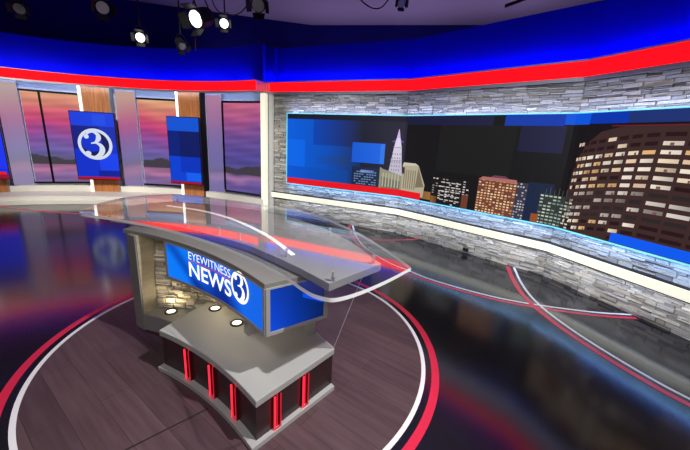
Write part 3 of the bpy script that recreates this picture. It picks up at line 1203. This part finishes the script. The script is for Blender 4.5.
rng = random.Random(5)
m = MB()
m.ribbon([bpos(0.0, 0), bpos(pl_[1], 0), bpos(pl_[2], 0), bpos(pl_[3], 0)], [bpos(0.0, -.05), bpos(pl_[1], -.05), bpos(pl_[2], -.05), bpos(pl_[3], -.05)], 0.27, 1.05, 0, lin((90, 84, 74)))
stones(m, bpos, 0.0, pl_[3], 0.275, 1.04, 0.042, 0.05, 0.19, 0.012, 0.06, rng, pl_[1:3], 0.4)
m.build('stone_backsplash', ['desk_stone'], desk)
# screen housing with canopy
SH = (-3.113, -0.494)
SR = 3.563
h0, h1 = bearing(SH, (-1.563, 2.714)), bearing(SH, (-0.474, 1.901))
D_ = Vector((-0.088, 2.19))
hf = darc(SH, SR, h0, h1, 40)
Cc = hf[-1]
m = MB()
m.prism([tuple(p) for p in hf] + [tuple(D_), (-0.26, 2.55), (-0.62, 2.62), (-1.1, 2.80), (-1.50, 2.86)], 0.71, 1.055)
m.build('screen_housing', ['frame_grey'], desk)
m = MB()
cf = darc(SH, SR - 0.006, bearing(SH, (-2.05, 2.905)), h1, 40)
dd = (D_ - Cc).normalized()
dn = Vector((dd.y, -dd.x))
m.prism([tuple(p) for p in cf] + [tuple(D_ + dn * 0.004), (-0.24, 2.56), (-0.7, 2.8), (-1.3, 3.1), (-1.70, 3.34), (-1.90, 3.34)], 1.055, 1.09)
m.build('canopy', ['desk_grey'], desk, bevel=0.004)


def face_pt(s, z, off):
    a = R_(h0) + s / SR
    r = SR - off
    return (SH[0] + r * sin(a), SH[1] + r * cos(a), z)


SL = R_(h1 - h0) * SR
SB = R_(h0) * SR     # arc length measured from bearing zero


def blue_front(s, z):
    """screen picture: bright blue with slanted dark swathes"""
    u, v = s / SL, (z - .73) / .32
    k = 1.0
    t = u * 3.2 + v * 0.9
    k -= 0.40 * max(0, 1 - abs((t - 1.05)) / .30)
    k -= 0.28 * max(0, 1 - abs((t - 2.05)) / .45)
    k -= 0.62 * max(0, 1 - hypot((u - .50) / .30, (v - 0.0) / .62))
    return (10 * k, (128 - 26 * u) * k, (255 - 20 * u) * min(1, .35 + k * .66))


m = MB()
for i in range(60):
    for j in range(16):
        s0_, s1_ = 0.025 + (SL - .05) * i / 60, 0.025 + (SL - .05) * (i + 1) / 60
        z0_, z1_ = 0.735 + .31 * j / 16, 0.735 + .31 * (j + 1) / 16
        cs = [lin(blue_front(a, b)) for a, b in ((s0_, z0_), (s1_, z0_), (s1_, z1_), (s0_, z1_))]
        m.face([face_pt(s0_, z0_, .004), face_pt(s1_, z0_, .004), face_pt(s1_, z1_, .004), face_pt(s0_, z1_, .004)], 0, cs)
front_screen = m.build('front_screen', ['screen'], desk)
# frame of the front screen
m = MB()
for (a, b, z0_, z1_) in ((0, SL, .71, .735), (0, SL, 1.045, 1.056), (0, .025, .735, 1.045), (SL - .022, SL, .735, 1.045)):
    n = max(2, int((b - a) * 20))
    m.ribbon([Vector(face_pt(a + (b - a) * k / n, 0, .010)[:2]) for k in range(n + 1)], [Vector(face_pt(a + (b - a) * k / n, 0, 0)[:2]) for k in range(n + 1)], z0_, z1_)
m.build('front_bezel', ['frame_grey'], desk)
# right end screen
LD = (D_ - Cc).length


def end_pt(u, z, off):
    p = Cc + dd * (u * LD) + dn * off
    return (p.x, p.y, z)


m = MB()
N = 16
for i in range(N):
    for j in range(8):
        u0_, u1_ = .06 + .87 * i / N, .06 + .87 * (i + 1) / N
        z0_, z1_ = .735 + .31 * j / 8, .735 + .31 * (j + 1) / 8

        def cc(u, z):
            k = 0.74 - 0.46 * u + 0.2 * (1 - (z - .735) / .31) * (1 - u)
            return lin((4 * k, 74 * k + 8, 235 * k + 16))
        m.face([end_pt(u0_, z0_, .003), end_pt(u1_, z0_, .003), end_pt(u1_, z1_, .003), end_pt(u0_, z1_, .003)], 0,
               [cc(u0_, z0_), cc(u1_, z0_), cc(u1_, z1_), cc(u0_, z1_)])
m.face([end_pt(.56, .93, .0036), end_pt(.92, .845, .0036), end_pt(.92, .885, .0036), end_pt(.56, .96, .0036)], 0, lin((8, 80, 240)))
m.build('end_screen', ['screen'], desk)
m = MB()
for (a, b, z0_, z1_) in ((0, 1, .71, .735), (0, 1, 1.045, 1.056), (0, .06, .735, 1.045), (.93, 1, .735, 1.045)):
    A, B = Vector(end_pt(a, 0, .010)[:2]), Vector(end_pt(b, 0, .010)[:2])
    A2, B2 = Vector(end_pt(a, 0, 0)[:2]), Vector(end_pt(b, 0, 0)[:2])
    m.ribbon([A, B], [A2, B2], z0_, z1_)
m.build('end_bezel', ['frame_grey'], desk)


# lettering on the front screen
def text_polys(body, bold=0.0):
    cu = bpy.data.curves.new('lettering', 'FONT')
    cu.body = body
    cu.size = 1.0
    cu.offset = bold
    cu.resolution_u = 6
    o = bpy.data.objects.new('lettering', cu)
    COL.objects.link(o)
    dg = bpy.context.evaluated_depsgraph_get()
    me = bpy.data.meshes.new_from_object(o.evaluated_get(dg))
    polys = [[me.vertices[i].co.xy.copy() for i in p.vertices] for p in me.polygons]
    bpy.data.objects.remove(o)
    bpy.data.curves.remove(cu)
    bpy.data.meshes.remove(me)
    xs = [v.x for p in polys for v in p]
    ys = [v.y for p in polys for v in p]
    x0, x1, y0, y1 = min(xs), max(xs), min(ys), max(ys)
    return [[Vector(((v.x - x0) / (x1 - x0), (v.y - y0) / (y1 - y0))) for v in p] for p in polys]


def letters(name, body, s0, s1, z0, z1, bold, parent):
    b = MB()
    for p in text_polys(body, bold):
        b.face([face_pt(s0 + (s1 - s0) * v.x - SB, z0 + (z1 - z0) * v.y, .008) for v in p], 0)
    return b.build(name, ['text_white'], parent)


letters('eyewitness_lettering', 'EYEWITNESS', 1.933, 2.512, 0.970, 1.036, -0.004, front_screen)
letters('news_lettering', 'NEWS', 1.930, 2.516, 0.812, 0.946, 0.016, front_screen)
m = MB()
for k in range(12):
    a, b = 1.93 + .59 * k / 12 - SB, 1.93 + .59 * (k + 1) / 12 - SB
    m.face([face_pt(a, .954, .007), face_pt(b, .954, .007), face_pt(b, .961, .007), face_pt(a, .961, .007)])
m.build('underline', ['text_red'], front_screen)
m = MB()
m.face([face_pt(2.642 + .1 * cos(2 * pi * k / 40) - SB, .942 + .1 * sin(2 * pi * k / 40), .0065) for k in range(40)], 1, lin((6, 62, 170)))
for p in NUM:
    m.face([face_pt(2.642 + .122 * v.x - SB, .942 + .122 * v.y, .009) for v in p], 0)
tag(m.build('channel_logo', ['text_white', 'screen'], front_screen), 'white numeral 3 in a ring')

# light strip under the housing, washing the stone and the counter
ua = darc(SH, SR + 0.17, h0 + 2, h1 - 2.5, 16)
ub = darc(SH, SR + 0.20, h0 + 2, h1 - 2.5, 16)
m = MB()
m.ribbon(ua, ub, 0.702, 0.71)
tag(m.build('under_light', ['lens_warm'], desk), 'warm light strip')
for k0, k1 in ((1, 8), (8, 15)):
    p, q_ = (ua[k0] + ub[k0]) / 2, (ua[k1] + ub[k1]) / 2
    nb = Vector(((p.y - q_.y), (q_.x - p.x))).normalized()
    strip_light('under_light_lamp', p, q_, 0.698, (nb.x * 0.7, nb.y * 0.7, -1), 0.02, 0.8, (1.0, 0.88, 0.66))
# feet below the screen housing
m = MB()
m.box((-0.735, 2.46, 0.54), (0.07, 0.10, 0.346), R_(-42))
m.build('screen_foot', ['frame_grey'], desk)
m = MB()
m.box((-0.24, 2.50, 0.54), (0.07, 0.07, 0.346), R_(-50))
m.build('screen_foot', ['frame_grey'], desk)

# grey worktop
wt = [(-0.067, 1.830), (-0.275, 2.048), (-0.441, 2.200), (-0.711, 2.434), (-0.934, 2.572), (-1.25, 2.755), (-1.60, 2.905), (-2.0, 3.02), (-2.30, 3.09),
      (-2.42, 3.40), (-2.38, 3.72), (-2.12, 3.98), (-1.55, 3.90), (-1.0, 3.72), (-0.511, 3.42), (-0.19, 3.10), (0.066, 2.72), (0.205, 2.40), (0.289, 2.215)]
m = MB()
m.prism(wt, 1.095, 1.15)
m.build('worktop', ['desk_top_grey'], desk, bevel=0.004)
m = MB()
il = catmull([(-2.06, 3.70), (-1.61, 3.546), (-1.22, 3.30), (-0.888, 2.99), (-0.60, 2.65), (-0.362, 2.287)], 10)
A, B = [], []
for k, p in enumerate(il):
    d = (il[min(k + 1, len(il) - 1)] - il[max(k - 1, 0)]).normalized()
    nn = Vector((d.y, -d.x))
    w_ = 0.017
    A.append(p + nn * w_)
    B.append(p - nn * w_)
m.ribbon(A, B, 1.15, 1.156)
tag(m.build('light_strip', ['inlay_white'], desk), 'white curved strip of light')
# clear acrylic top
ac = (-3.269, -1.149)
near = darc(ac, 4.158, bearing(ac, (-2.40, 2.93)), bearing(ac, (-0.328, 1.788)), 40)
loop = [tuple(p) for p in near]
loop += [tuple(p) for p in catmull([(-0.328, 1.788), (-0.173, 1.604), (-0.092, 1.548), (-0.028, 1.538), (0.06, 1.590), (0.176, 1.696), (0.309, 1.841), (0.443, 2.006)], 6)[1:]]
loop += [tuple(p) for p in catmull([(0.443, 2.006), (0.455, 2.06), (0.311, 2.44), (0.063, 2.93), (-0.373, 3.49), (-0.98, 3.80), (-1.55, 4.0), (-2.15, 4.16), (-2.52, 3.92), (-2.62, 3.60),
                                    (-2.60, 3.3), (-2.52, 3.02), (-2.46, 2.945), (-2.40, 2.925)], 5)[1:-1]]
m = MB()
m.prism(loop, 1.182, 1.206, 0, None, 1)
tag(m.build('acrylic_top', ['acrylic', 'acrylic_edge'], desk), 'clear acrylic sheet')
# standoffs
for (x, y) in [(-0.046, 1.87), (0.227, 2.20), (-0.40, 2.24), (-0.85, 2.58), (-1.07, 2.70), (-1.42, 2.87), (-1.9, 3.05), (-2.25, 3.25), (-2.0, 3.80), (-0.95, 3.62), (-0.12, 2.88)]:
    m = MB()
    m.tube([(x, y, 1.15), (x, y, 1.183)], 0.011, 12)
    m.tube([(x, y, 1.1835), (x, y, 1.206), (x, y, 1.2105)], [0.006, 0.006, 0.006], 10)
    m.tube([(x, y, 1.206), (x, y, 1.214)], 0.013, 12)
    m.build('standoff', ['chrome'], desk)
# glass end panel between counter and worktop
m = MB()
g0, g1, g2, g3 = (-0.27, 2.618, .367), (-0.022, 2.306, .367), (0.155, 2.11, 1.094), (-0.27, 2.618, 1.094)
off = Vector((sd.x, sd.y, 0)) * 0.008
m.hexa([Vector(p) - off for p in (g0, g1, g2, g3)], [Vector(p) for p in (g0, g1, g2, g3)], 0, None, 1)
tag(m.build('glass_panel', ['glass', 'acrylic_edge'], desk), 'clear glass end panel')


# red light fins on the plinth
def light_fin(base, t, nrm):
    """base: foot of the leading edge, t: along the plinth, nrm: outwards"""
    a = atan2(t.y, t.x)
    b = MB()
    for k, dep in ((0.0, 0.0), (0.05, 0.0)):
        c = base + t * k - nrm * 0.014
        b.box((c.x, c.y, 0.174), (0.008, 0.026, 0.274), a)
    o = b.build('light_fin', ['fin_red'], desk)
    b = MB()
    c = base
    b.box((c.x, c.y, 0.174), (0.0105, 0.010, 0.274), a, 0)
    c = base + t * 0.05
    b.box((c.x, c.y, 0.174), (0.007, 0.008, 0.274), a, 1)
    c = base + t * 0.030 - nrm * 0.018
    b.box((c.x, c.y, 0.174), (0.007, 0.008, 0.274), a, 1)
    c = base + t * 0.025
    b.box((c.x, c.y, 0.041), (0.055, 0.008, 0.008), a, 1)
    b.build('neon_edge', ['neon_red', 'neon_dim'], o)


for p in [(-1.225, 2.245), (-0.968, 2.068), (-0.732, 1.893)]:
    rad = (Vector(p) - Vector(SC_)).normalized()
    base = Vector(SC_) + rad * 3.178
    t = Vector((rad.y, -rad.x))
    light_fin(base, t, -rad)
for k in (0.150, 0.415):
    base = C_ + sd * k - bd * 0.008
    light_fin(base, sd, -bd)

# uplights set in the counter
for (x, y, z) in [(-1.65, 2.875, .27), (-1.187, 2.815, .367), (-0.902, 2.585, .367)]:
    b = MB()
    n = 28
    ri_, ro_ = 0.040, 0.060
    inn_ = [Vector((x + ri_ * cos(2 * pi * k / n), y + ri_ * sin(2 * pi * k / n))) for k in range(n + 1)]
    out_ = [Vector((x + ro_ * cos(2 * pi * k / n), y + ro_ * sin(2 * pi * k / n))) for k in range(n + 1)]
    b.ribbon(inn_, out_, z, z + 0.008)
    o = b.build('uplight', ['dark_metal'], desk)
    b = MB()
    b.prism([tuple(p) for p in inn_[:-1]], z, z + 0.005)
    tag(b.build('lens', ['lens_warm'], o), 'glowing warm lens')
    ld = bpy.data.lights.new('uplight_lamp', 'SPOT')
    ld.energy = 4.0
    ld.color = (1.0, 0.86, 0.55)
    ld.spot_size = R_(160)
    ld.spot_blend = 0.8
    ld.shadow_soft_size = 0.045
    lo = bpy.data.objects.new('uplight_lamp', ld)
    COL.objects.link(lo)
    lo.location = (x, y, z + 0.02)
    aim(lo, (x + 0.04, y + 0.12, z + 0.5))


# ------------------------------------------------------------------ studio lamps on the grid
def pipe(p, q, label):
    b = MB()
    b.tube([p, q], 0.024, 12)
    return tag(b.build('ceiling_pipe', ['black_matte']), label, 'pipe', 'lighting grid pipes')


pipe((-9, 7.05, 5.0), (4.6, 7.05, 5.0), 'long black lighting pipe across the studio near the ceiling')


def studio_lamp(loc, target, size, label, lit=True, drop=5.0):
    loc = Vector(loc)
    root = thing('studio_lamp', label, 'lamp', loc, 'lamps on the ceiling grid')
    d = (Vector(target) - loc).normalized()
    x = d.cross(Vector((0, 0, 1))).normalized()
    y = x.cross(d).normalized()

    def P(a, b_, c):
        return loc + x * a + y * b_ + d * c
    s = size
    b = MB()
    # ribbed housing: tapering back, straight front
    prof = [(-.75, .30), (-.70, .42), (-.30, .50), (.30, .50), (.34, .46)]
    rings = []
    for (c, r) in prof:
        rings.append([P(s * r * cos(2 * pi * k / 8 + pi / 8), s * r * sin(2 * pi * k / 8 + pi / 8), s * c) for k in range(8)])
    for r0_, r1_ in zip(rings[:-1], rings[1:]):
        for k in range(8):
            b.face([r0_[k], r0_[(k + 1) % 8], r1_[(k + 1) % 8], r1_[k]])
    b.face(rings[0][::-1])
    b.face(rings[-1])
    b.build('housing', ['black_matte'], root)
    b = MB()
    b.face([P(s * .40 * cos(2 * pi * k / 20), s * .40 * sin(2 * pi * k / 20), s * .345) for k in range(20)])
    tag(b.build('lens', ['lens_white' if lit else 'chrome'], root), 'glowing white lens' if lit else 'unlit lens')
    for (ax, sg) in ((0, 1), (0, -1), (1, 1), (1, -1)):
        b = MB()
        w0, w1 = s * .42, s * .34
        e0_, e1_ = s * .46, s * .72
        c0_, c1_ = s * .34, s * .72
        if ax == 0:
            quad = [P(-w0, sg * e0_, c0_), P(w0, sg * e0_, c0_), P(w1, sg * e1_, c1_), P(-w1, sg * e1_, c1_)]
            th = y * (0.006 * sg)
        else:
            quad = [P(sg * e0_, -w0, c0_), P(sg * e0_, w0, c0_), P(sg * e1_, w1, c1_), P(sg * e1_, -w1, c1_)]
            th = x * (0.006 * sg)
        b.hexa(quad, [p + th for p in quad])
        b.build('barn_door', ['black_matte'], root)
    b = MB()
    top = loc + Vector((0, 0, s * .95))
    b.tube([P(-s * .56, 0, 0), P(-s * .58, 0, 0) + Vector((0, 0, s * .5)), top + x * (-s * .3), top + x * (s * .3), P(s * .58, 0, 0) + Vector((0, 0, s * .5)), P(s * .56, 0, 0)], s * .035, 8)
    b.build('yoke', ['black_matte'], root)
    b = MB()
    b.tube([top, (top.x, top.y, drop)], 0.014, 8)
    b.build('drop_pole', ['black_matte'], root)
    b = MB()
    b.box((top.x, top.y, drop), (0.07, 0.09, 0.09))
    b.build('clamp', ['black_matte'], root)
    return root


studio_lamp((-2.98, 7.05, 4.12), (-3.9, 4.8, 3.0), 0.36, 'large lit studio lamp left of its smaller lit neighbour')
studio_lamp((-2.50, 7.05, 4.05), (-2.2, 4.0, 3.1), 0.20, 'small lit studio lamp just right of the large one')
studio_lamp((-4.16, 7.05, 3.73), (-3.0, 4.0, 2.6), 0.20, 'small lit studio lamp hanging alone left of the large lit lamp')
studio_lamp((-4.86, 7.05, 4.22), (-3.2, 5.2, 3.2), 0.26, 'unlit studio lamp with pale lens, top left of the grid', False)
studio_lamp((-3.38, 7.05, 3.64), (-2.6, 6.4, 2.8), 0.18, 'unlit studio lamp on the longest pole', False)
studio_lamp((-1.84, 7.05, 4.42), (-1.7, 5.6, 3.4), 0.28, 'dark studio lamp above the white light column', False)
studio_lamp((0.86, 7.05, 4.56), (0.9, 5.0, 3.6), 0.16, 'dark studio lamp above the skyline tower', False)
studio_lamp((-6.45, 7.05, 4.12), (-5.0, 4.6, 3.0), 0.22, 'unlit studio lamp cropped by the left edge of the picture', False)


def cable(pts, label):
    b = MB()
    b.tube([(*p,) for p in catmull3(pts)], 0.012, 8)
    tag(b.build('hanging_cable', ['black_matte']), label, 'cable', 'cables on the lighting grid')


def catmull3(pts, n=8):
    P = [Vector(p) for p in pts]
    P = [P[0] * 2 - P[1]] + P + [P[-1] * 2 - P[-2]]
    out = []
    for i in range(1, len(P) - 2):
        for k in range(n):
            t = k / n
            out.append(0.5 * ((2 * P[i]) + (P[i + 1] - P[i - 1]) * t + (2 * P[i - 1] - 5 * P[i] + 4 * P[i + 1] - P[i + 2]) * t * t
                              + (3 * P[i] - P[i - 1] - 3 * P[i + 1] + P[i + 2]) * t ** 3))
    out.append(P[-2])
    return out


cable([(-3.0, 7.4, 4.98), (-2.8, 7.4, 4.42), (-2.5, 7.4, 4.30), (-2.2, 7.4, 4.46), (-1.95, 7.4, 4.98)], 'black cable looping between the two lit lamps and the dark one')
cable([(-0.1, 7.4, 4.98), (0.15, 7.4, 4.66), (0.5, 7.4, 4.58), (0.8, 7.4, 4.98)], 'black cable looping left of the dark lamp above the tower')
cable([(-3.38, 7.4, 4.98), (-3.1, 7.4, 4.1), (-3.05, 6.98, 3.8), (-3.25, 7.4, 3.62)], 'thin cable hanging down to the lamp on the longest pole')
b = MB()
b.tube([(2.8, 7.0, 4.58), (3.65, 6.7, 4.86)], 0.028, 10)
tag(b.build('lamp_arm', ['black_matte']), 'short slanted black arm under the ceiling at the right', 'arm')
